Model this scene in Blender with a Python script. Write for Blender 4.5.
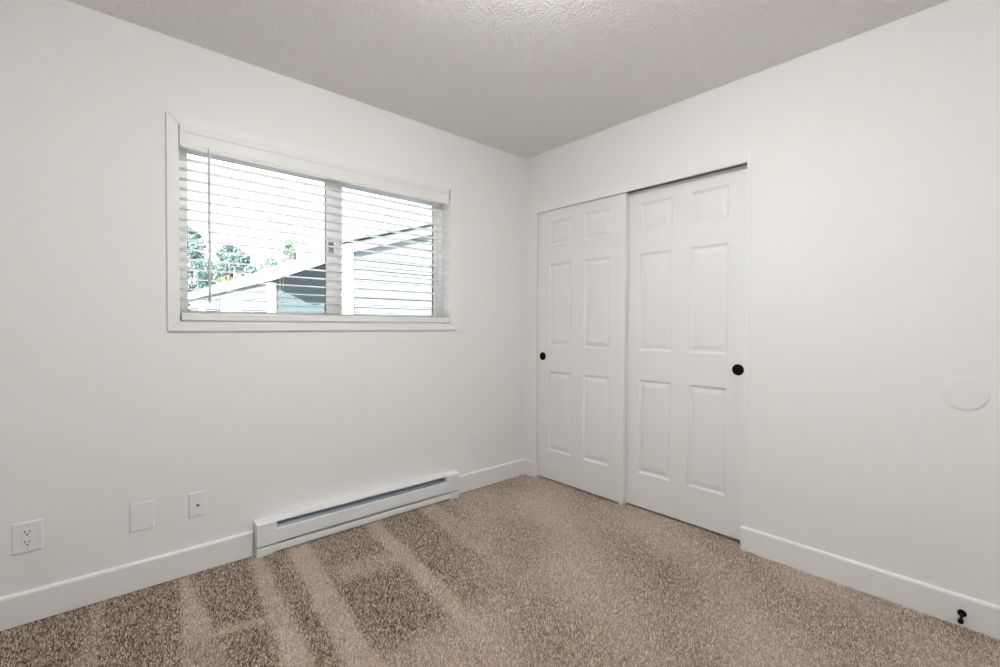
import bpy, bmesh, math, random
from mathutils import Vector, Matrix, noise

SC = bpy.context.scene
COL = SC.collection
for o in list(bpy.data.objects):
    bpy.data.objects.remove(o)
random.seed(7)

# ------------------------------------------------------------------ camera
# world: window wall is the plane y = 0 (room at y < 0), closet wall is the
# plane x = 0 (room at x < 0), floor z = 0, ceiling z = 2.44
F_PX = 458.769
YAW, PITCH, ROLL = 0.728214, -0.0185798, 0.0052548
CAM = Vector((-2.519965, -2.528414, 1.160698))
_f = Vector((math.sin(YAW) * math.cos(PITCH), math.cos(YAW) * math.cos(PITCH), math.sin(PITCH)))
_r = Vector((math.cos(YAW), -math.sin(YAW), 0))
_u = _r.cross(_f)
_r2 = _r * math.cos(ROLL) + _u * math.sin(ROLL)
_u2 = -_r * math.sin(ROLL) + _u * math.cos(ROLL)
cam_data = bpy.data.cameras.new('camera')
cam = bpy.data.objects.new('camera', cam_data)
COL.objects.link(cam)
cam_data.sensor_width = 36
cam_data.lens = F_PX * 36 / 1000
cam_data.clip_start = 0.02
cam_data.clip_end = 400
cam.matrix_world = Matrix(((_r2.x, _u2.x, -_f.x, CAM.x), (_r2.y, _u2.y, -_f.y, CAM.y),
                           (_r2.z, _u2.z, -_f.z, CAM.z), (0, 0, 0, 1)))
SC.camera = cam


def at(px, py, y):
    """point on the vertical plane y = const that shows at this pixel"""
    d = _f + _r2 * ((px - 500) / F_PX) - _u2 * ((py - 333.5) / F_PX)
    return CAM + d * ((y - CAM.y) / d.y)


# ------------------------------------------------------------------ light
world = bpy.data.worlds.new('sky')
SC.world = world
world.use_nodes = True
bg = world.node_tree.nodes['Background']
bg.inputs['Color'].default_value = (0.86, 0.94, 1.0, 1)
bg.inputs['Strength'].default_value = 3.6

sun_data = bpy.data.lights.new('sun', 'SUN')
sun_data.energy = 31
sun_data.color = (1.0, 0.95, 0.88)
sun_data.angle = 0.009
sun = bpy.data.objects.new('sun', sun_data)
COL.objects.link(sun)
sun.rotation_euler = Vector((1.85, 1.12, -0.84)).to_track_quat('-Z', 'Y').to_euler()
ADDED_LAMP_STRENGTH = 84.0

SC.view_settings.view_transform = 'Standard'
SC.view_settings.look = 'None'
SC.view_settings.gamma = 1
SC.view_settings.use_curve_mapping = False
SC.view_settings.exposure = 0.0


# ------------------------------------------------------------------ materials
def new_mat(name):
    m = bpy.data.materials.new(name)
    m.use_nodes = True
    return m, m.node_tree.nodes, m.node_tree.links, m.node_tree.nodes['Principled BSDF']


def paint(name, col, rough=0.6, vary=0.02, vscale=3.0, bump=0.0, bscale=200.0, metal=0.0, detail=2.0, dist=0.001, spec=0.4):
    m, N, L, B = new_mat(name)
    B.inputs['Roughness'].default_value = rough
    B.inputs['Metallic'].default_value = metal
    B.inputs['Specular IOR Level'].default_value = spec
    tc = N.new('ShaderNodeTexCoord')
    nz = N.new('ShaderNodeTexNoise')
    nz.inputs['Scale'].default_value = vscale
    nz.inputs['Detail'].default_value = 3
    L.new(tc.outputs['Object'], nz.inputs['Vector'])
    mx = N.new('ShaderNodeMix')
    mx.data_type = 'RGBA'
    mx.inputs['A'].default_value = tuple(c * (1 - vary) for c in col) + (1,)
    mx.inputs['B'].default_value = tuple(min(1, c * (1 + vary)) for c in col) + (1,)
    L.new(nz.outputs['Fac'], mx.inputs['Factor'])
    L.new(mx.outputs['Result'], B.inputs['Base Color'])
    if bump > 0:
        n2 = N.new('ShaderNodeTexNoise')
        n2.inputs['Scale'].default_value = bscale
        n2.inputs['Detail'].default_value = detail
        L.new(tc.outputs['Object'], n2.inputs['Vector'])
        bp = N.new('ShaderNodeBump')
        bp.inputs['Strength'].default_value = bump
        bp.inputs['Distance'].default_value = dist
        L.new(n2.outputs['Fac'], bp.inputs['Height'])
        L.new(bp.outputs['Normal'], B.inputs['Normal'])
    return m


M = {}
M['wall'] = paint('wall_paint', (0.90, 0.895, 0.88), 0.7, 0.008, 1.2, 0.12, 160)
M['ceiling'] = paint('ceiling_texture', (0.94, 0.92, 0.885), 0.9, 0.05, 55, 1.0, 85, detail=3, dist=0.011)
M['trim'] = paint('trim_paint', (0.91, 0.905, 0.89), 0.4, 0.008, 3)
M['door'] = paint('door_paint', (0.90, 0.895, 0.885), 0.42, 0.008, 3, 0.06, 260)
M['vinyl'] = paint('window_vinyl', (0.89, 0.89, 0.885), 0.35, 0.01, 5)
M['blind'] = paint('blind_slat_paint', (0.88, 0.87, 0.855), 0.4, 0.012, 8)
M['cord'] = paint('blind_cord', (0.80, 0.79, 0.78), 0.8, 0.03, 40)
M['wand'] = paint('tilt_wand_plastic', (0.68, 0.68, 0.74), 0.25, 0.02, 20)
M['gasket'] = paint('rubber_gasket', (0.05, 0.055, 0.06), 0.6, 0.05, 20)
M['plate'] = paint('plastic_plate', (0.89, 0.895, 0.89), 0.3, 0.01, 10)
M['dark'] = paint('dark_slot', (0.02, 0.02, 0.02), 0.6, 0.05, 20)
M['screw'] = paint('painted_screw', (0.62, 0.62, 0.61), 0.35, 0.03, 30)
M['black'] = paint('black_metal', (0.004, 0.004, 0.004), 0.6, 0.1, 30, spec=0.12)
M['heater'] = paint('heater_enamel', (0.88, 0.89, 0.91), 0.35, 0.01, 6)
M['galv'] = paint('galvanised_steel', (0.30, 0.335, 0.38), 0.45, 0.06, 30, metal=0.3)
M['heat_dark'] = paint('heater_inside', (0.09, 0.10, 0.12), 0.6, 0.1, 20)
M['carpet_base'] = paint('carpet_backing', (0.15, 0.11, 0.085), 0.95, 0.3, 300)
M['wood_white'] = paint('fascia_white', (0.88, 0.88, 0.87), 0.6, 0.02, 4)
M['siding_blue'] = paint('siding_blue_grey', (0.075, 0.105, 0.12), 0.7, 0.05, 3)
M['siding_pale'] = paint('siding_pale_grey', (0.165, 0.19, 0.20), 0.7, 0.03, 3)
M['siding_mist'] = paint('siding_mist', (0.085, 0.10, 0.108), 0.7, 0.04, 3)
M['roof'] = paint('roof_shingle', (0.62, 0.62, 0.60), 0.9, 0.12, 12, 0.4, 40, dist=0.02)
M['bark'] = paint('tree_bark', (0.16, 0.12, 0.09), 0.9, 0.2, 12, 0.5, 20, dist=0.02)
M['leaf_teal'] = paint('leaf_blue_green', (0.13, 0.20, 0.19), 0.7, 0.5, 0.8)
M['leaf_green'] = paint('leaf_pale_green', (0.19, 0.26, 0.22), 0.7, 0.45, 0.8)
M['leaf_lime'] = paint('leaf_yellow_green', (0.23, 0.24, 0.11), 0.7, 0.3, 1.5)
M['pane_dark'] = paint('far_window_glass', (0.10, 0.13, 0.15), 0.1, 0.1, 4)
M['bounce_ground'] = paint('pale_bounce_ground', (0.38, 0.375, 0.365), 0.9, 0.08, 2.5)
M['lamp_metal'] = paint('brushed_nickel', (0.6, 0.59, 0.57), 0.35, 0.03, 40, metal=0.9)


def glass_mat():
    m, N, L, B = new_mat('window_glass')
    N.remove(B)
    out = N['Material Output']
    tr = N.new('ShaderNodeBsdfTransparent')
    tr.inputs['Color'].default_value = (0.97, 0.985, 0.985, 1)
    gl = N.new('ShaderNodeBsdfGlossy')
    gl.inputs['Roughness'].default_value = 0.02
    fr = N.new('ShaderNodeFresnel')
    fr.inputs['IOR'].default_value = 1.3
    mx = N.new('ShaderNodeMixShader')
    L.new(fr.outputs['Fac'], mx.inputs['Fac'])
    L.new(tr.outputs['BSDF'], mx.inputs[1])
    L.new(gl.outputs['BSDF'], mx.inputs[2])
    L.new(mx.outputs['Shader'], out.inputs['Surface'])
    return m


M['glass'] = glass_mat()


def added_lamp_mat():
    m, N, L, B = new_mat('added_lamp_glow')
    B.inputs['Base Color'].default_value = (0.9, 0.9, 0.88, 1)
    B.inputs['Emission Color'].default_value = (1.0, 0.995, 0.985, 1)
    B.inputs['Emission Strength'].default_value = ADDED_LAMP_STRENGTH
    return m


M['lamp'] = added_lamp_mat()


def carpet_mat():
    """yarn colour: mottled tufts, lighter where the pile has been brushed one way"""
    m, N, L, B = new_mat('carpet_yarn')
    B.inputs['Roughness'].default_value = 0.95
    B.inputs['Specular IOR Level'].default_value = 0.1
    oi = N.new('ShaderNodeObjectInfo')
    cr = N.new('ShaderNodeValToRGB')
    e = cr.color_ramp.elements
    e[0].position = 0.0
    e[0].color = (0.085, 0.056, 0.036, 1)
    e[1].position = 1.0
    e[1].color = (0.98, 0.86, 0.75, 1)
    k = e.new(0.3)
    k.color = (0.27, 0.20, 0.145, 1)
    k = e.new(0.6)
    k.color = (0.58, 0.465, 0.365, 1)
    L.new(oi.outputs['Random'], cr.inputs['Fac'])
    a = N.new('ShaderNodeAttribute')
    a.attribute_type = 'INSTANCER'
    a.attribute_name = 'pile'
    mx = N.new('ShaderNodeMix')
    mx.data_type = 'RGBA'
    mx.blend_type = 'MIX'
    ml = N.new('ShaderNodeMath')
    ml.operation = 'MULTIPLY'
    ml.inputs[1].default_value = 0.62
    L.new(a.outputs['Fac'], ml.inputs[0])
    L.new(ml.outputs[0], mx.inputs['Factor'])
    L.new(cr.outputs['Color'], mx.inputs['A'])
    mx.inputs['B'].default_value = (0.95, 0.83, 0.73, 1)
    L.new(mx.outputs['Result'], B.inputs['Base Color'])
    return m


M['carpet'] = carpet_mat()


# ------------------------------------------------------------------ mesh helpers
def link(name, me, mat, parent=None, loc=None):
    o = bpy.data.objects.new(name, me)
    COL.objects.link(o)
    if mat is not None and len(me.materials) == 0:
        me.materials.append(M[mat] if isinstance(mat, str) else mat)
    if parent is not None:
        o.parent = parent
    if loc is not None:
        o.location = loc
    return o


def finish(bm, name, mat, parent=None, smooth=False, origin=None):
    """bm holds world coordinates; the origin of the object is moved to `origin`, relative to the parent"""
    me = bpy.data.meshes.new(name)
    base = Vector((0, 0, 0))
    if parent is not None:
        q = parent
        while q is not None:
            base += q.location
            q = q.parent
    org = Vector(origin) if origin is not None else base
    bmesh.ops.translate(bm, vec=-org, verts=bm.verts)
    bmesh.ops.recalc_face_normals(bm, faces=bm.faces)
    if smooth:
        for f in bm.faces:
            f.smooth = True
    bm.to_mesh(me)
    bm.free()
    return link(name, me, mat, parent, org - base)


def add_box(bm, x0, x1, y0, y1, z0, z1, bev=0.0, seg=2):
    vs = [bm.verts.new((x, y, z)) for x in (x0, x1) for y in (y0, y1) for z in (z0, z1)]
    fs = [bm.faces.new([vs[i] for i in q]) for q in
          ((0, 1, 3, 2), (4, 6, 7, 5), (0, 4, 5, 1), (2, 3, 7, 6), (0, 2, 6, 4), (1, 5, 7, 3))]
    if bev > 0:
        es = list({e for f in fs for e in f.edges})
        bmesh.ops.bevel(bm, geom=es, offset=bev, segments=seg, affect='EDGES', profile=0.6)


def box(name, x0, x1, y0, y1, z0, z1, mat, parent=None, bev=0.0, origin=None, seg=2):
    bm = bmesh.new()
    add_box(bm, min(x0, x1), max(x0, x1), min(y0, y1), max(y0, y1), min(z0, z1), max(z0, z1), bev, seg)
    return finish(bm, name, mat, parent, origin=origin)


def add_prism(bm, pts, axis, a, b):
    """polygon in the two other axes, extruded along axis from a to b"""
    def P(u, v, w):
        return (w, u, v) if axis == 0 else ((u, w, v) if axis == 1 else (u, v, w))
    A = [bm.verts.new(P(u, v, a)) for u, v in pts]
    B = [bm.verts.new(P(u, v, b)) for u, v in pts]
    bm.faces.new(A)
    bm.faces.new(B[::-1])
    n = len(pts)
    for i in range(n):
        bm.faces.new((A[i], B[i], B[(i + 1) % n], A[(i + 1) % n]))


def prism(name, pts, axis, a, b, mat, parent=None):
    bm = bmesh.new()
    add_prism(bm, pts, axis, a, b)
    return finish(bm, name, mat, parent)


def add_lathe(bm, prof, center, axis_dir, seg=32):
    """prof: (radius, distance along axis); closed at both ends"""
    ax = Vector(axis_dir).normalized()
    t = Vector((0, 0, 1)) if abs(ax.z) < 0.9 else Vector((1, 0, 0))
    e1 = ax.cross(t).normalized()
    e2 = ax.cross(e1)
    c = Vector(center)
    rings = []
    for r, d in prof:
        if r < 1e-6:
            rings.append([bm.verts.new(c + ax * d)])
        else:
            rings.append([bm.verts.new(c + ax * d + (e1 * math.cos(2 * math.pi * i / seg) + e2 * math.sin(2 * math.pi * i / seg)) * r)
                          for i in range(seg)])
    for a, b in zip(rings, rings[1:]):
        for i in range(seg):
            j = (i + 1) % seg
            if len(a) == 1:
                bm.faces.new((a[0], b[i], b[j]))
            elif len(b) == 1:
                bm.faces.new((a[i], b[0], a[j]))
            else:
                bm.faces.new((a[i], b[i], b[j], a[j]))


def lathe(name, prof, center, axis_dir, mat, parent=None, seg=32, smooth=False):
    bm = bmesh.new()
    add_lathe(bm, prof, center, axis_dir, seg)
    return finish(bm, name, mat, parent, smooth)


def empty(name, loc, label=None, cat=None, kind=None, group=None):
    o = bpy.data.objects.new(name, None)
    COL.objects.link(o)
    o.location = loc
    o.empty_display_size = 0.1
    return tag(o, label, cat, kind, group)


def tag(o, label=None, cat=None, kind=None, group=None):
    if label:
        o['label'] = label
    if cat:
        o['category'] = cat
    if kind:
        o['kind'] = kind
    if group:
        o['group'] = group
    return o


def sub(name, loc, parent):
    """an Empty used as a part that carries sub-parts"""
    o = bpy.data.objects.new(name, None)
    COL.objects.link(o)
    o.parent = parent
    o.location = Vector(loc) - parent.location
    return o


# ------------------------------------------------------------------ room shell
XB, YB, H = -3.30, -3.25, 2.44        # far sides of the room behind the camera
T = 0.14                               # wall thickness
WX0, WX1, WZ0, WZ1 = -2.218, -0.722, 1.168, 2.056   # window opening
CY0, CY1, CZ = -0.118, -1.602, 2.003   # closet opening

floor = tag(box('floor', XB - T, 0.75, YB - T, T, -0.12, -0.006, 'carpet_base'),
            'mottled brown cut pile carpet floor with vacuum tracks', 'floor', 'structure')
tag(box('ceiling', XB - T, 0.75, YB - T, T, H, H + 0.15, 'ceiling'),
    'beige tinted ceiling with fine orange peel texture', 'ceiling', 'structure')

bm = bmesh.new()
add_box(bm, XB - T, WX0, 0, T, -0.006, H)
add_box(bm, WX1, 0.75, 0, T, -0.006, H)
add_box(bm, WX0, WX1, 0, T, -0.006, WZ0)
add_box(bm, WX0, WX1, 0, T, WZ1, H)
tag(finish(bm, 'wall_left', 'wall'), 'warm white painted wall holding the window with blinds', 'wall', 'structure')

bm = bmesh.new()
add_box(bm, 0, 0.105, CY0, 0, -0.006, H)
add_box(bm, 0, 0.105, YB, CY1, -0.006, H)
add_box(bm, 0, 0.105, CY1, CY0, CZ + 0.012, H)
tag(finish(bm, 'wall_right', 'wall'), 'warm white painted wall around the sliding closet doors', 'wall', 'structure')
tag(box('wall_back', XB, 0.75, YB - T, YB, -0.006, H, 'wall'), 'plain white wall behind the viewer', 'wall', 'structure')
tag(box('wall_side', XB - T, XB, YB - T, 0, -0.006, H, 'wall'), 'plain white wall to the left of the viewer', 'wall', 'structure')
tag(box('wall_closet', 0.70, 0.75, YB, 0, -0.006, H, 'wall'), 'plain white wall inside the closet', 'wall', 'structure')

# baseboards: flat board with an eased top edge
BH, BT = 0.123, 0.014


def base_profile():
    return [(0, 0), (BT, 0), (BT, BH - 0.011), (BT - 0.0015, BH - 0.006), (BT - 0.004, BH - 0.0025), (BT - 0.009, BH), (0, BH)]


def baseboard_y(name, x0, x1, label):
    return tag(prism(name, [(-u, v) for u, v in base_profile()], 0, x0, x1, 'trim'), label, 'baseboard', 'structure')


def baseboard_x(name, y0, y1, label):
    return tag(prism(name, [(-u, v) for u, v in base_profile()], 1, y0, y1, 'trim'), label, 'baseboard', 'structure')


HX0, HX1 = -1.920, -0.682              # heater ends
baseboard_y('baseboard_left', XB, HX0 - 0.002, 'long white baseboard left of the baseboard heater')
baseboard_y('baseboard_corner', HX1 + 0.002, 0, 'short white baseboard between the heater and the room corner')
baseboard_x('baseboard_closet', CY0 + 0.003, -BT, 'tiny white baseboard return beside the left closet door')
baseboard_x('baseboard_right', YB, CY1 + 0.002, 'long white baseboard right of the closet doors')

# ------------------------------------------------------------------ window
win = tag(empty('window_1', (-1.47, 0, WZ0)), 'white vinyl sliding window with two panes', 'window', 'structure')
CO = (-2.264, -0.664, 1.124, 2.100)    # casing outer edges
CT = 0.012


def board(name, pts, parent=win):
    bm = bmesh.new()
    add_prism(bm, pts, 1, -CT, 0.0)
    bmesh.ops.bevel(bm, geom=[e for e in bm.edges if all(abs(v.co.y + CT) < 1e-5 for v in e.verts)],
                    offset=0.002, segments=2, affect='EDGES')
    return finish(bm, name, 'trim', parent)


g = 0.0004
board('casing_board', [(CO[0], CO[3]), (CO[1], CO[3]), (WX1, WZ1 + g), (WX0, WZ1 + g)])
board('casing_board', [(CO[0], CO[2]), (CO[1], CO[2]), (WX1, WZ0 - g), (WX0, WZ0 - g)])
board('casing_board', [(CO[0], CO[2] + g), (WX0 - g, WZ0), (WX0 - g, WZ1), (CO[0], CO[3] - g)])
board('casing_board', [(CO[1], CO[2] + g), (WX1 + g, WZ0), (WX1 + g, WZ1), (CO[1], CO[3] - g)])


def frame_ring(name, x0, x1, z0, z1, y0, y1, wl, wr, wb, wt, mat, parent, bev=0.002):
    bm = bmesh.new()
    add_box(bm, x0, x0 + wl, y0, y1, z0, z1, bev)
    add_box(bm, x1 - wr, x1, y0, y1, z0, z1, bev)
    add_box(bm, x0 + wl - bev, x1 - wr + bev, y0, y1, z0, z0 + wb, bev)
    add_box(bm, x0 + wl - bev, x1 - wr + bev, y0, y1, z1 - wt, z1, bev)
    return finish(bm, name, mat, parent)


frame_ring('window_frame', WX0, WX1, WZ0, WZ1, 0.088, 0.138, 0.020, 0.028, 0.02, 0.03, 'vinyl', win)


def sash(x0, x1, y0, y1, wl, wr, wb, wt, latch=False):
    z0, z1 = WZ0 + 0.018, WZ1 - 0.028
    s = sub('sash', ((x0 + x1) / 2, (y0 + y1) / 2, z0), win)
    frame_ring('sash_frame', x0, x1, z0, z1, y0, y1, wl, wr, wb, wt, 'vinyl', s)
    gx0, gx1, gz0, gz1 = x0 + wl, x1 - wr, z0 + wb, z1 - wt
    frame_ring('gasket', gx0 - 0.001, gx1 + 0.001, gz0 - 0.001, gz1 + 0.001, y0 + 0.008, y0 + 0.014,
               0.0035, 0.0055, 0.003, 0.0035, 'gasket', s, 0.0)
    box('pane', gx0 - 0.004, gx1 + 0.004, (y0 + y1) / 2 - 0.002, (y0 + y1) / 2 + 0.002, gz0 - 0.004, gz1 + 0.004, 'glass', s)
    return s


sl = sash(WX0 + 0.017, -1.456, 0.090, 0.108, 0.026, 0.060, 0.034, 0.058)
sash(-1.478, WX1 - 0.024, 0.112, 0.130, 0.066, 0.028, 0.034, 0.058)
# thumb latch on the meeting stile
lt = at(331, 247, 0.088)
bm = bmesh.new()
add_box(bm, lt.x - 0.014, lt.x + 0.014, 0.083, 0.0905, lt.z - 0.03, lt.z + 0.03, 0.002)
add_box(bm, lt.x - 0.006, lt.x + 0.006, 0.070, 0.084, lt.z - 0.016, lt.z + 0.012, 0.002)
finish(bm, 'latch', 'galv', sl)

# ------------------------------------------------------------------ blind
BX0, BX1, BY = -2.212, -0.728, 0.016
blind = empty('window_blind', (-1.47, BY, 2.05), 'white two inch slat blind lowered with open slats in the window', 'blind')
# valance with a moulded face
vp = [(-0.010, 1.957), (-0.020, 1.957), (-0.022, 1.962), (-0.020, 1.972), (-0.017, 1.976), (-0.017, 2.024),
      (-0.020, 2.028), (-0.022, 2.044), (-0.020, 2.0545), (-0.010, 2.0545)]
prism('valance', vp, 0, -2.216, -0.744, 'blind', blind)
for xx in (-2.216, -0.750):
    box('valance_return', xx, xx + 0.006, -0.0098, 0.028, 1.957, 2.0545, 'blind', blind, 0.001)
box('head_rail', BX0 + 0.004, BX1 - 0.028, -0.006, 0.046, 1.972, 2.040, 'blind', blind, 0.002)
ZS0, PITCHS, NS = 1.9115, 0.0456, 16
bm = bmesh.new()
# slightly crowned slat, 50 mm deep, 3 mm thick
prof = []
for i in range(7):
    t_ = -1 + i / 3
    prof.append((0.025 * t_, 0.0016 + 0.0010 * (1 - t_ * t_)))
for i in range(7):
    t_ = 1 - i / 3
    prof.append((0.025 * t_, -0.0014 + 0.0010 * (1 - t_ * t_)))
add_prism(bm, prof, 0, BX0 - (BX0 + BX1) / 2, BX1 - (BX0 + BX1) / 2)
bmesh.ops.recalc_face_normals(bm, faces=bm.faces)
slat_me = bpy.data.meshes.new('slat')
bm.to_mesh(slat_me)
bm.free()
slat_me.materials.append(M['blind'])
for k in range(NS):
    o = link('slat', slat_me, None, blind, Vector(((BX0 + BX1) / 2, BY, ZS0 - PITCHS * k)) - blind.location)
    o.rotation_euler.x = math.radians(random.uniform(-1.0, 1.0))
box('bottom_rail', BX0, BX1, -0.010, 0.042, 1.174, 1.2085, 'blind', blind, 0.004)
# ladder cords: front and back string at three stations, tie to the bottom rail
for px in (219, 283, 436):
    c = at(px, 260, -0.009)
    for yy in (-0.0105, 0.0425):
        bm = bmesh.new()
        add_lathe(bm, [(0, 0), (0.0011, 0), (0.0011, 1.972 - 1.20), (0, 1.972 - 1.20)], (c.x, yy, 1.20), (0, 0, 1), 6)
        finish(bm, 'ladder_cord', 'cord', blind)
wp = at(209.3, 200, -0.03)
w = lathe('tilt_wand', [(0, 0), (0.0062, 0), (0.0066, 0.02), (0.0060, 0.06), (0.0060, 0.70), (0, 0.705)],
          (wp.x, -0.030, 1.258), (0, 0, 1), 'wand', blind, 12)
bm = bmesh.new()
add_lathe(bm, [(0, 0), (0.0022, 0), (0.0022, 0.03), (0, 0.03)], (wp.x, -0.030, 1.95), (0, 0.5, 1), 8)
finish(bm, 'wand_hook', 'lamp_metal', w)

# ------------------------------------------------------------------ closet
tag(prism('trim_1', [(-0.005, 2.003), (-0.005, 2.063), (-0.003, 2.066), (0.012, 2.066), (0.012, 2.003)], 1,
          CY1 - 0.0, CY0, 'trim'), 'white fascia board above the sliding closet doors', 'trim', 'structure')
tag(prism('trim_2', [(CY1, 0.0), (CY1, 2.066), (CY1 - 0.022, 2.066), (CY1 - 0.022, 0.0)], 0, -0.0025, 0.0, 'trim'),
    'narrow white edge strip right of the closet opening', 'trim', 'structure')
tag(box('trim_3', 0.014, 0.104, CY1 + 0.001, CY0 - 0.001, 1.995 + 0.020, 2.0145, 'galv'),
    'hidden metal track above the closet doors', 'trim', 'structure')


def closet_door(name, xf, ya, yb, pull_y, label):
    """front face at x = xf, from ya (nearer the corner) down to yb"""
    z0, z1 = 0.018, 2.008
    TH = 0.034
    yc = (ya + yb) / 2
    d = tag(empty(name, (xf, yc, z0)), label, 'door', 'structure')
    st, mu = 0.109, 0.108
    wd = abs(yb - ya)
    pw = (wd - 2 * st - mu) / 2
    cols = [(yb + st, yb + st + pw), (ya - st - pw, ya - st)]
    rows = [(0.232, 0.822), (1.006, 1.612), (1.746, 1.926)]
    ys = sorted({yb, ya, *[v for c in cols for v in c]})
    zs = sorted({z0, z1, *[v for c in rows for v in c]})
    bm = bmesh.new()
    holes = {(c, r) for c in cols for r in rows}
    for i in range(len(ys) - 1):
        for j in range(len(zs) - 1):
            if ((ys[i], ys[i + 1]), (zs[j], zs[j + 1])) in holes:
                continue
            for x in (xf, xf + TH):
                bm.faces.new([bm.verts.new((x, y, z)) for y, z in
                              ((ys[i], zs[j]), (ys[i + 1], zs[j]), (ys[i + 1], zs[j + 1]), (ys[i], zs[j + 1]))])

    def walls(y0, y1, za, zb):
        for (a, b), (c, e) in (((y0, za), (y1, za)), ((y1, za), (y1, zb)), ((y1, zb), (y0, zb)), ((y0, zb), (y0, za))):
            bm.faces.new([bm.verts.new(v) for v in ((xf, a, b), (xf, c, e), (xf + TH, c, e), (xf + TH, a, b))])
    walls(yb, ya, z0, z1)
    for c in cols:
        for r in rows:
            walls(c[0], c[1], r[0], r[1])
    bmesh.ops.remove_doubles(bm, verts=bm.verts, dist=1e-5)
    finish(bm, 'door_frame', 'door', d)
    # moulded panels: sticking drops away, then a bevel rises to the field
    prf = [(0, 0), (0.003, 0.0035), (0.008, 0.0065), (0.013, 0.0085), (0.017, 0.0088), (0.040, 0.0022), (0.042, 0.0015)]
    for c in cols:
        for r in rows:
            bm = bmesh.new()
            prev = None
            for ins, dep in prf:
                ring = [bm.verts.new((xf + dep, y, z)) for y, z in
                        ((c[0] + ins, r[0] + ins), (c[1] - ins, r[0] + ins), (c[1] - ins, r[1] - ins), (c[0] + ins, r[1] - ins))]
                if prev:
                    for i in range(4):
                        bm.faces.new((prev[i], prev[(i + 1) % 4], ring[(i + 1) % 4], ring[i]))
                prev = ring
            bm.faces.new(prev)
            bk = [bm.verts.new((xf + TH - 0.004, y, z)) for y, z in
                  ((c[0], r[0]), (c[1], r[0]), (c[1], r[1]), (c[0], r[1]))]
            bm.faces.new(bk)
            bm.verts.ensure_lookup_table()
            fr = bm.verts[:4]
            for i in range(4):
                bm.faces.new((fr[i], fr[(i + 1) % 4], bk[(i + 1) % 4], bk[i]))
            finish(bm, 'door_panel', 'door', d)
    # flush finger pull: ring with a dished cup
    p = lathe('finger_pull', [(0, -0.0005), (0.030, -0.0005), (0.030, 0.002), (0.0285, 0.0032), (0.0255, 0.0032),
                              (0.0235, 0.0012), (0.018, 0.0006), (0, 0.0004)], (xf, pull_y, 0.928), (-1, 0, 0), 'black', d, 40)
    p['label'] = 'black round finger pull'
    return d


closet_door('door_1', 0.016, CY0 - 0.003, -0.874, -0.170, 'white six panel sliding closet door nearer the corner, in front')
closet_door('door_2', 0.058, -0.846, CY1 + 0.001, -1.549, 'white six panel sliding closet door farther right, set behind the other')
# small floor guide where the doors overlap, and the foot of the door stop strip at the corner
tag(box('door_guide', 0.006, 0.066, -0.874, -0.850, -0.004, 0.017, 'vinyl', bev=0.002),
    'small white plastic floor guide between the closet doors', 'door guide')

# ------------------------------------------------------------------ baseboard heater
heater = empty('baseboard_heater', ((HX0 + HX1) / 2, 0, 0), 'white electric baseboard heater on the wall below the window', 'heater')
HD = 0.066
EL, ER = -1.826, -0.786                # inner edges of the end boxes
# back plate and top lip
prism('back_plate', [(-0.001, 0.012), (-0.006, 0.012), (-0.006, 0.168), (-0.059, 0.166), (-0.0595, 0.161), (-0.0625, 0.161), (-0.0625, 0.168), (-0.059, 0.171), (-0.001, 0.1725)], 0, EL - 0.002, ER + 0.002, 'heater', heater)
# front panel: rolled top, vertical face, rolled bottom
prism('front_panel', [(-0.058, 0.126), (-0.062, 0.128), (HD * -1, 0.124), (HD * -1, 0.060), (-0.062, 0.054), (-0.054, 0.052),
                      (-0.054, 0.055), (-0.061, 0.058), (-0.063, 0.062), (-0.063, 0.122), (-0.058, 0.123)], 0, EL - 0.002, ER + 0.002, 'heater', heater)
# deflector seen inside the outlet slot and the dark element behind
prism('deflector', [(-0.0585, 0.119), (-0.0605, 0.121), (-0.026, 0.158), (-0.024, 0.156)], 0, EL, ER, 'galv', heater)
prism('element_cover', [(-0.008, 0.07), (-0.050, 0.07), (-0.050, 0.10), (-0.030, 0.142), (-0.008, 0.142)], 0, EL + 0.01, ER - 0.01, 'heat_dark', heater)
prism('bottom_plate', [(-0.006, 0.010), (-0.062, 0.010), (-0.064, 0.014), (-0.064, 0.041), (-0.050, 0.045), (-0.050, 0.042), (-0.060, 0.039), (-0.060, 0.014), (-0.006, 0.013)], 0, HX0 + 0.004, HX1 - 0.004, 'heater', heater)
endp = [(-0.001, 0.050), (-0.060, 0.050), (-HD - 0.001, 0.056), (-HD - 0.001, 0.164), (-0.062, 0.1715), (-0.001, 0.1735)]
for a, b in ((HX0, EL), (ER, HX1)):
    bm = bmesh.new()
    add_prism(bm, endp, 0, a, b)
    bmesh.ops.bevel(bm, geom=[e for e in bm.edges], offset=0.0015, segments=1, affect='EDGES')
    e_ = finish(bm, 'end_box', 'heater', heater)
    s = a if a == HX0 else b
    box('end_foot', s if a == HX0 else s - 0.075, s + 0.075 if a == HX0 else s, -0.0655, -0.002, 0.004, 0.046, 'heater', e_, 0.0015)
    fx = a + 0.042 if a == HX0 else b - 0.05
    lathe('foot_screw', [(0, 0), (0.004, 0), (0.0035, 0.002), (0, 0.0025)], (fx, -0.0655, 0.033), (0, -1, 0), 'screw', e_, 12)


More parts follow.
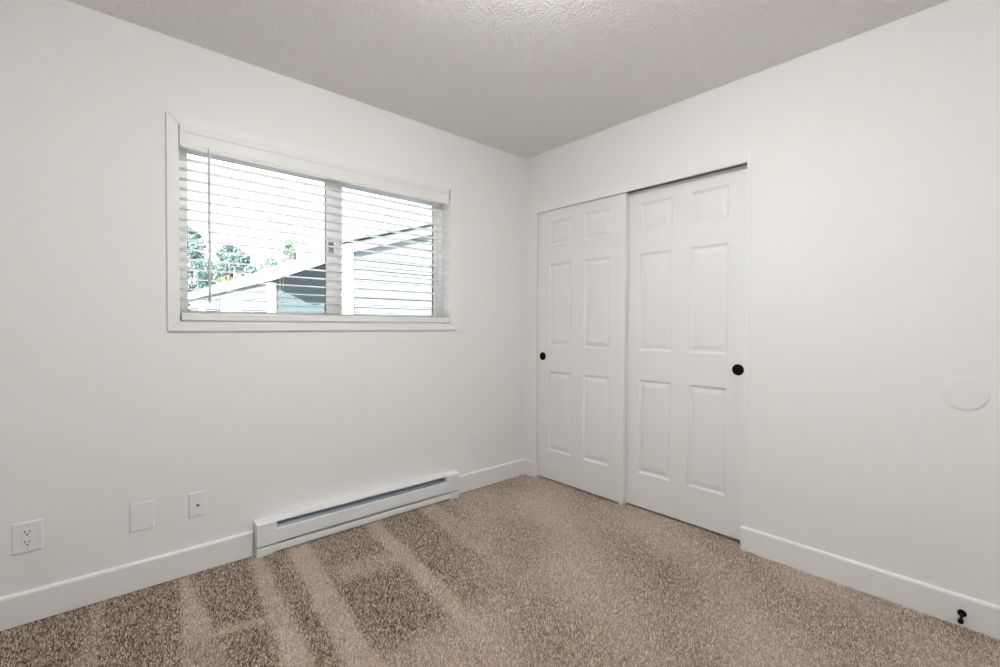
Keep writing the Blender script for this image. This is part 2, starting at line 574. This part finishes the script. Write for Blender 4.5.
# ------------------------------------------------------------------ wall plates
def plate_body(parent, cx, cz, w, h, th=0.006):
    bm = bmesh.new()
    prev = None
    for ins, dep in ((0, 0.0), (0, 0.002), (0.002, 0.0045), (0.006, th)):
        ring = [bm.verts.new((x, -dep, z)) for x, z in
                ((cx - w / 2 + ins, cz - h / 2 + ins), (cx + w / 2 - ins, cz - h / 2 + ins),
                 (cx + w / 2 - ins, cz + h / 2 - ins), (cx - w / 2 + ins, cz + h / 2 - ins))]
        if prev:
            for i in range(4):
                bm.faces.new((prev[i], prev[(i + 1) % 4], ring[(i + 1) % 4], ring[i]))
        else:
            bm.faces.new(ring)
        prev = ring
    bm.faces.new(prev)
    return finish(bm, 'plate', 'plate', parent)


def screw(parent, x, z, y=-0.006):
    lathe('plate_screw', [(0, 0), (0.0032, 0), (0.0028, 0.0012), (0, 0.0014)], (x, y, z), (0, -1, 0), 'screw', parent, 12)


# duplex outlet, oversize plate
o1 = empty('wall_outlet', (-2.710, 0, 0.274), 'white duplex power outlet on an oversize plate, leftmost on the window wall', 'outlet')
plate_body(o1, -2.710, 0.332, 0.086, 0.120)
rc = box('receptacle', -2.7265, -2.6935, -0.0085, -0.005, 0.2985, 0.3655, 'plate', o1, 0.0015)
for zc in (0.3515, 0.3125):
    for dx, hh in ((-0.0065, 0.009), (0.0065, 0.0075)):
        box('slot', -2.710 + dx - 0.0013, -2.710 + dx + 0.0013, -0.0089, -0.0082, zc + 0.003 - hh / 2, zc + 0.003 + hh / 2, 'dark', rc)
    bm = bmesh.new()
    add_lathe(bm, [(0, 0), (0.0027, 0), (0.0027, 0.0007), (0, 0.0007)], (-2.710, -0.0082, zc - 0.0085), (0, -1, 0), 12)
    finish(bm, 'ground_hole', 'dark', rc)
screw(o1, -2.710, 0.2865)
screw(o1, -2.710, 0.3775)
# blank plate
b1 = empty('blank_plate', (-2.360, 0, 0.254), 'blank white wall plate between the power outlet and the jack plate', 'wall plate')
plate_body(b1, -2.360, 0.317, 0.086, 0.126)
# jack plate
j1 = empty('jack_plate', (-2.155, 0, 0.258), 'white wall plate with one dark data jack, left of the heater', 'wall plate')
plate_body(j1, -2.155, 0.316, 0.071, 0.117)
jb = box('jack', -2.1645, -2.1455, -0.0085, -0.005, 0.304, 0.327, 'plate', j1, 0.001)
prism('jack_opening', [(-2.161, 0.317), (-2.149, 0.317), (-2.149, 0.311), (-2.152, 0.308), (-2.158, 0.308), (-2.161, 0.311)], 1, -0.0091, -0.008, 'dark', jb)
screw(j1, -2.155, 0.3625)
screw(j1, -2.155, 0.2695)
# switch-size plate near the corner
q1 = empty('corner_outlet', (-0.522, 0, 0.272), 'white wall outlet between the heater and the room corner', 'outlet')
plate_body(q1, -0.522, 0.332, 0.073, 0.120)
rq = box('receptacle', -0.5385, -0.5055, -0.0085, -0.005, 0.2985, 0.3655, 'plate', q1, 0.0015)
for zc in (0.3515, 0.3125):
    for dx, hh in ((-0.0065, 0.009), (0.0065, 0.0075)):
        box('slot', -0.522 + dx - 0.0011, -0.522 + dx + 0.0011, -0.0088, -0.0082, zc + 0.003 - hh / 2, zc + 0.003 + hh / 2, 'screw', rq)
screw(q1, -0.522, 0.2865)
screw(q1, -0.522, 0.3775)

# round cover on the closet wall
cv = empty('round_cover', (0, -2.406, 0.904), 'white round blank cover plate on the wall above the door stop', 'wall plate')
lathe('cover_disc', [(0, 0), (0.065, 0), (0.065, 0.002), (0.063, 0.0036), (0.057, 0.005), (0.03, 0.0056), (0, 0.0058)],
      (0, -2.406, 0.904), (-1, 0, 0), 'wall', cv, 64)

# spring-less door stop on the baseboard
ds = empty('door_stop', (-BT, -2.412, 0.054), 'black metal door stop screwed to the right baseboard', 'door stop')
lathe('flange', [(0, 0), (0.0135, 0), (0.0135, 0.003), (0.011, 0.006), (0.0055, 0.009), (0, 0.009)], (-BT, -2.412, 0.056), (-1, 0, 0), 'black', ds, 28)
ds_dir = (-1, 0, -0.10)
lathe('stem', [(0, 0), (0.0052, 0), (0.0045, 0.03), (0.0052, 0.052), (0, 0.052)], (-BT - 0.004, -2.412, 0.056), ds_dir, 'black', ds, 20)
lathe('bumper', [(0, 0), (0.0075, 0), (0.0085, 0.006), (0.0085, 0.014), (0.006, 0.019), (0, 0.020)], (-BT - 0.052, -2.412, 0.051), ds_dir, 'black', ds, 24)

# ------------------------------------------------------------------ ceiling lamp (added just out of the frame to brighten the room)
LX, LY = -1.62, -1.68
lamp = empty('added_ceiling_lamp', (LX, LY, H), 'round flush mount ceiling lamp added out of view to brighten the room', 'ceiling lamp')
lathe('added_lamp_pan', [(0, 0), (0.150, 0), (0.150, 0.022), (0.140, 0.030), (0, 0.030)], (LX, LY, H), (0, 0, -1), 'lamp_metal', lamp, 48)
lathe('diffuser', [(0.138, 0.0305), (0.158, 0.045), (0.166, 0.066), (0.158, 0.090), (0.13, 0.112), (0.07, 0.127), (0, 0.132)], (LX, LY, H), (0, 0, -1), 'lamp', lamp, 40, True)


# ------------------------------------------------------------------ carpet pile
def sstep(a, b, x):
    t = max(0.0, min(1.0, (x - a) / (b - a)))
    return t * t * (3 - 2 * t)


def band(x, a, b, s=0.013):
    return sstep(a - s, a + s, x) * (1 - sstep(b - s, b + s, x))


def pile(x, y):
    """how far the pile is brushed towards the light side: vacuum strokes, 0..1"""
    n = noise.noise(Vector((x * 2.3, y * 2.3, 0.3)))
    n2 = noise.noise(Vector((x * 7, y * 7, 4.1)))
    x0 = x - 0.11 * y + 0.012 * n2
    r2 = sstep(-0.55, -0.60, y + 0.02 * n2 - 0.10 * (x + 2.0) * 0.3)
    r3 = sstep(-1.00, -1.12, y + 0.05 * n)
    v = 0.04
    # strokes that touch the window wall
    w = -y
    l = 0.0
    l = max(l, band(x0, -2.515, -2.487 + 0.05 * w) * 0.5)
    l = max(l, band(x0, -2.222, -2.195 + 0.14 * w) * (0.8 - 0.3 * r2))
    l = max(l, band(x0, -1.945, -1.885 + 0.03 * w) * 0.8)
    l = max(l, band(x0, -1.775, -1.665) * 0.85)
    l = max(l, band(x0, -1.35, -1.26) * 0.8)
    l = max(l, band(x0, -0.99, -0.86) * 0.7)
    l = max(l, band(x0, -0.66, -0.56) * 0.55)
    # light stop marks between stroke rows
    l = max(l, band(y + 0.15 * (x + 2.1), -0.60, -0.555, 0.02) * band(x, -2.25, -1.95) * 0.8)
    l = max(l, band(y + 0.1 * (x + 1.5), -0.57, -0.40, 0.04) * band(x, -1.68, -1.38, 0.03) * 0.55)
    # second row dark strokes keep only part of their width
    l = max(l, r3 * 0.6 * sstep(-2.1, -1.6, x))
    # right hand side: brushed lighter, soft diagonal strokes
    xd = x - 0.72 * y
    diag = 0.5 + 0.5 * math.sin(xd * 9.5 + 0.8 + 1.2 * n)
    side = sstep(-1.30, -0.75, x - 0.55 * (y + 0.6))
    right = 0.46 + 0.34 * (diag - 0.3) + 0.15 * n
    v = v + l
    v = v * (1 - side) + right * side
    # faint random mottling of the pile tone
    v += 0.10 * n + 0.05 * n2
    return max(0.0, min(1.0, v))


gx0, gx1, gy0, gy1, step = -3.28, 0.10, -3.23, -0.006, 0.018
nx, ny = int((gx1 - gx0) / step), int((gy1 - gy0) / step)
verts, faces, pv = [], [], []
for j in range(ny + 1):
    for i in range(nx + 1):
        x, y = gx0 + (gx1 - gx0) * i / nx, gy0 + (gy1 - gy0) * j / ny
        verts.append((x, y, -0.0058))
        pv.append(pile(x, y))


def blocked(x, y):
    return (x > -0.012 and not (CY1 < y < CY0)) or (y > -0.016 and not HX0 < x < HX1) or \
        (y > -0.004) or (x < -2.95 and y < -1.0)


for j in range(ny):
    for i in range(nx):
        a = j * (nx + 1) + i
        cx, cy = verts[a][0] + step / 2, verts[a][1] + step / 2
        d = Vector((cx, cy, 0)) - CAM
        if blocked(cx, cy) or d.x * _f.x + d.y * _f.y < 0.25:
            continue
        faces.append((a, a + 1, a + nx + 2, a + nx + 1))
cme = bpy.data.meshes.new('carpet_pile')
cme.from_pydata(verts, [], faces)
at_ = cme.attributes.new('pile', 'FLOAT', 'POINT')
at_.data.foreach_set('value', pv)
carpet = link('carpet_pile', cme, 'carpet')
tag(carpet, 'mottled brown and beige cut pile carpet covering the floor', 'carpet', 'stuff')

ng = bpy.data.node_groups.new('pile_tufts', 'GeometryNodeTree')
ng.interface.new_socket('Geometry', in_out='INPUT', socket_type='NodeSocketGeometry')
ng.interface.new_socket('Geometry', in_out='OUTPUT', socket_type='NodeSocketGeometry')
GN, GL = ng.nodes, ng.links
gi, go = GN.new('NodeGroupInput'), GN.new('NodeGroupOutput')
dp = GN.new('GeometryNodeDistributePointsOnFaces')
dp.inputs['Density'].default_value = 60000
dp.inputs['Seed'].default_value = 3
cone = GN.new('GeometryNodeMeshCone')
cone.fill_type = 'NONE'
cone.inputs['Vertices'].default_value = 5
cone.inputs['Radius Top'].default_value = 0.0006
cone.inputs['Radius Bottom'].default_value = 0.0032
cone.inputs['Depth'].default_value = 0.012
sm = GN.new('GeometryNodeSetMaterial')
sm.inputs['Material'].default_value = M['carpet']
io = GN.new('GeometryNodeInstanceOnPoints')
rr = GN.new('FunctionNodeRandomValue')
rr.data_type = 'FLOAT_VECTOR'
rr.inputs['Min'].default_value = (-0.55, -0.55, 0)
rr.inputs['Max'].default_value = (0.55, 0.55, 6.28)
rs = GN.new('FunctionNodeRandomValue')
rs.data_type = 'FLOAT_VECTOR'
rs.inputs['Min'].default_value = (0.8, 0.8, 0.7)
rs.inputs['Max'].default_value = (1.3, 1.3, 1.25)
GL.new(gi.outputs[0], dp.inputs['Mesh'])
GL.new(dp.outputs['Points'], io.inputs['Points'])
GL.new(cone.outputs['Mesh'], sm.inputs['Geometry'])
GL.new(sm.outputs['Geometry'], io.inputs['Instance'])
GL.new(rr.outputs[0], io.inputs['Rotation'])
GL.new(rs.outputs[0], io.inputs['Scale'])
GL.new(io.outputs['Instances'], go.inputs[0])
md = carpet.modifiers.new('tufts', 'NODES')
md.node_group = ng

# ------------------------------------------------------------------ outdoors
GZ = -0.5
bm = bmesh.new()
add_box(bm, -60, 80, T + 0.2, 120, GZ - 0.2, GZ)  # unseen yard, made pale to bounce sunlight up to the ceiling
tag(finish(bm, 'ground', 'bounce_ground'), 'unseen yard beyond the window, made pale to bounce light indoors', 'ground', 'structure')


def siding_wall(parent, x0, x1, y, z0, zl, zr_slope, xr, mat, expo, gap=0.0):
    """lap boards on the plane y (facing -y); wall top starts at zl at x0 and climbs with zr_slope up to xr, then drops"""
    def top(x):
        return zl + zr_slope * (x - x0) if x <= xr else zl + zr_slope * (xr - x0) - zr_slope * (x - xr)
    zmax = top(xr)
    z = z0
    while z < zmax - 0.02:
        z2 = min(z + expo - gap, zmax - 0.01)
        # horizontal extent under the roof line at the top of this board
        def ext(zz):
            a = x0 if zz <= zl else x0 + (zz - zl) / zr_slope
            b = x1 if zz <= top(x1) else xr + (zmax - zz) / zr_slope
            return a, b
        a0, b0 = ext(z)
        a1, b1 = ext(z2)
        bm = bmesh.new()
        yo, yi, yb_ = y - 0.022, y - 0.006, y
        P = [bm.verts.new(v) for v in ((a0, yo, z), (b0, yo, z), (b1, yi, z2), (a1, yi, z2),
                                       (a0, yb_, z), (b0, yb_, z), (b1, yb_, z2), (a1, yb_, z2))]
        for q in ((0, 1, 2, 3), (7, 6, 5, 4), (0, 4, 5, 1), (3, 2, 6, 7), (0, 3, 7, 4), (1, 5, 6, 2)):
            bm.faces.new([P[i] for i in q])
        finish(bm, 'siding_board', mat, parent)
        z = z2 + gap


def gable_roof(parent, x0, zl, slope, xr, ya, yb, over, th, xover=0.0, rmat='wood_white', roof='roof'):
    """two slabs, ridge along y at xr, from ya - over to yb; white rake boards at the front"""
    zr = zl + slope * (xr - x0)
    xa, xb = x0 - xover, 2 * xr - x0 + xover
    za = zl - slope * xover
    prism('roof_slope', [(xa, za + 0.02), (xr, zr + 0.02), (xr, zr + th), (xa, za + th)], 1, ya - over + 0.03, yb, roof, parent)
    prism('roof_slope', [(xb, za + 0.02), (xr, zr + 0.02), (xr, zr + th), (xb, za + th)], 1, ya - over + 0.03, yb, roof, parent)
    prism('rake_board', [(xa, za), (xr, zr), (xr, zr + th + 0.02), (xa, za + th + 0.02)], 1, ya - over, ya - over + 0.028, rmat, parent)
    prism('rake_board', [(xb, za), (xr, zr), (xr, zr + th + 0.02), (xb, za + th + 0.02)], 1, ya - over, ya - over + 0.028, rmat, parent)


# nearer house, right: pale lap siding, gable end facing this window
hb = empty('neighbour_house', (3.9, 6, GZ), 'pale grey lap sided gable house seen through the right window pane', 'house')
bx0, bz = 0.775, 2.40
by = 5.0
bslope, bxr = 0.326, 4.6
prism('house_body', [(bx0, GZ), (2 * bxr - bx0, GZ), (2 * bxr - bx0, bz - 0.02), (bxr, bz + bslope * (bxr - bx0) - 0.02), (bx0, bz - 0.02)], 1, by, by + 0.75, 'siding_blue', hb)  # dark body in the board gaps stands in for lap shadow lines
prism('rear_wing', [(2.9, GZ), (2 * bxr - bx0, GZ), (2 * bxr - bx0, 2.3), (2.9, 2.3)], 1, by + 0.75, by + 3.2, 'siding_pale', hb)
siding_wall(hb, bx0 + 0.05, 2 * bxr - bx0, by, GZ, bz, bslope, bxr, 'siding_pale', 0.163, 0.016)
box('corner_board', bx0 - 0.02, bx0 + 0.05, by - 0.03, by + 0.74, GZ, bz - 0.03, 'wood_white', hb)  # carried along the side wall, its white standing in for sunlight
gable_roof(hb, bx0, bz - 0.03, bslope, bxr, by, by + 0.75, 0.10, 0.15, 0.08, 'siding_pale')
for sg in (-1, 1):
    xe, zr_ = bxr + sg * (bxr - bx0 + 0.1), bz - 0.03 + bslope * (bxr - bx0)
    prism('drip_edge', [(xe, bz + 0.137), (bxr, zr_ + 0.172), (bxr, zr_ + 0.195), (xe, bz + 0.160)], 1, by - 0.14, by + 0.75, 'siding_blue', hb)

# farther house, centre: blue-grey siding, deep eaves; its long side runs away to the left
ha = empty('gable_house', (3.6, 10, GZ), 'blue grey sided house with broad white eaves seen through the left window pane', 'house')
ax0, az, ay, ayb = 0.60, 2.17, 9.0, 20.5
aslope, axr, aov, axo = 0.415, 5.2, 0.72, 0.10
prism('house_body', [(ax0, GZ), (2 * axr - ax0, GZ), (2 * axr - ax0, az - 0.02), (axr, az + aslope * (axr - ax0) - 0.02), (ax0, az - 0.02)], 1, ay, ayb, 'siding_blue', ha)
siding_wall(ha, ax0 + 0.11, 2 * axr - ax0, ay, GZ, az + 0.03, aslope, axr, 'siding_blue', 0.19)
box('corner_board', ax0 - 0.03, ax0 + 0.11, ay - 0.04, ay + 0.14, GZ, az - 0.05, 'wood_white', ha)
gable_roof(ha, ax0, az + 0.02, aslope, axr, ay, ayb, aov, 0.26, axo)
prism('soffit', [(ax0 - axo, az + 0.0 - aslope * axo), (axr, az + aslope * (axr - ax0)), (axr, az + 0.018 + aslope * (axr - ax0)), (ax0 - axo, az + 0.018 - aslope * axo)], 1, ay - aov + 0.03, ayb, 'wood_white', ha)
box('gutter', ax0 - axo - 0.11, ax0 - axo, ay - aov, ayb, az - 0.02, az + 0.13, 'wood_white', ha, 0.01)


def at_x(px, py, x):
    d = _f + _r2 * ((px - 500) / F_PX) - _u2 * ((py - 333.5) / F_PX)
    return CAM + d * ((x - CAM.x) / d.x)


# long side wall: lap boards, a trimmed window and a door surround
z = GZ
while z < az - 0.1:
    prism('siding_board', [(ax0 - 0.022, z), (ax0, z), (ax0, z + 0.19), (ax0 - 0.006, z + 0.19)], 1, ay + 0.14, ayb, 'siding_mist', ha)
    z += 0.19
for pa, pb, top_, bot_ in ((222, 240, 297, 318), (199, 205, 303, 322)):
    a_, b_ = at_x(pa, 310, ax0 - 0.03), at_x(pb, 310, ax0 - 0.03)
    zt, zb = at_x(pb, top_, ax0 - 0.03).z, at_x(pb, bot_, ax0 - 0.03).z
    sw = box('window_surround', ax0 - 0.05, ax0 - 0.001, b_.y, a_.y, zb, zt, 'wood_white', ha)
    w_ = (a_.y - b_.y)
    box('window_pane', ax0 - 0.056, ax0 - 0.048, b_.y + w_ * 0.25, a_.y - w_ * 0.25, zt - 0.34, zt - 0.1, 'pane_dark', sw)


# trees: trunk plus crowns of many small leaf clumps
def tree(name, label, px, top, bottom, wpx, y, mat, n, conifer=False, lsize=1.0):
    """crown spans the pixel rows top..bottom, centre column px, on the plane y"""
    c0, c1 = at(px, top, y), at(px, bottom, y)
    depth = (c1 - CAM).dot(_f)
    rad = wpx * 0.5 * depth / F_PX
    hgt = c0.z - c1.z
    root = empty(name, (c1.x, y, GZ), label, 'tree', group='trees beyond the houses')
    bm = bmesh.new()
    add_lathe(bm, [(0, 0), (rad * 0.16, 0), (rad * 0.10, (c1.z - GZ)), (rad * 0.03, c0.z - GZ - hgt * 0.1), (0, c0.z - GZ - hgt * 0.1)],
              (c1.x, y, GZ), (0, 0, 1), 10)
    finish(bm, 'trunk', 'bark', root)
    rnd = random.Random(name + str(px))
    bm = bmesh.new()
    blobs = []
    for i in range(44):
        t_ = (i + rnd.random()) / 44
        rr_ = rad * ((1 - t_ * 0.9) if conifer else math.sqrt(max(0.08, 1 - (1.9 * t_ - 0.8) ** 2)))
        an = rnd.uniform(0, 6.283)
        blobs.append((Vector((c1.x + math.cos(an) * rr_ * 0.75, y + math.sin(an) * rr_ * 0.75, c1.z + hgt * t_ * 0.92)), rr_ * 0.34 + rad * 0.10))
    for i in range(n):
        c, br = blobs[i % len(blobs)]
        while True:
            v = Vector((rnd.uniform(-1, 1), rnd.uniform(-1, 1), rnd.uniform(-1, 1)))
            if 0.2 < v.length < 1:
                break
        p_ = c + v.normalized() * br * (v.length ** 0.4)
        s = rad * 0.075 * rnd.uniform(0.6, 1.4) * lsize
        a = Vector((rnd.gauss(0, 1), rnd.gauss(0, 1), rnd.gauss(0, 1))).normalized()
        b = a.orthogonal().normalized()
        b2 = a.cross(b)
        pts = [p_ + b * s * 1.5, p_ + b2 * s * 0.7 + a * s * 0.25, p_ - b * s * 1.3, p_ - b2 * s * 0.7 + a * s * 0.25]
        bm.faces.new([bm.verts.new(q) for q in pts])
    me = bpy.data.meshes.new('crown')
    bmesh.ops.translate(bm, vec=-root.location, verts=bm.verts)
    bm.to_mesh(me)
    bm.free()
    cr = link('crown', me, mat, root)
    return root


tree('leafy_tree', 'tall blue green tree at the left edge of the window', 192, 222, 312, 36, 26, 'leaf_teal', 9000, lsize=0.7)
tree('leafy_tree', 'rounded blue green tree left of centre in the window, beside the tilt wand', 232, 241, 305, 40, 30, 'leaf_teal', 9000, lsize=0.7)
tree('leafy_tree', 'small yellow green tree in front of the rounded blue green tree', 227, 276, 300, 24, 25, 'leaf_lime', 5000, lsize=0.8)
tree('pointed_tree', 'pale green pointed tree rising behind the white roof', 289, 236, 300, 34, 34, 'leaf_green', 9000, True, 0.7)
tree('leafy_tree', 'low pale green tree left of the pointed tree', 268, 256, 300, 34, 38, 'leaf_green', 7000, lsize=0.7)
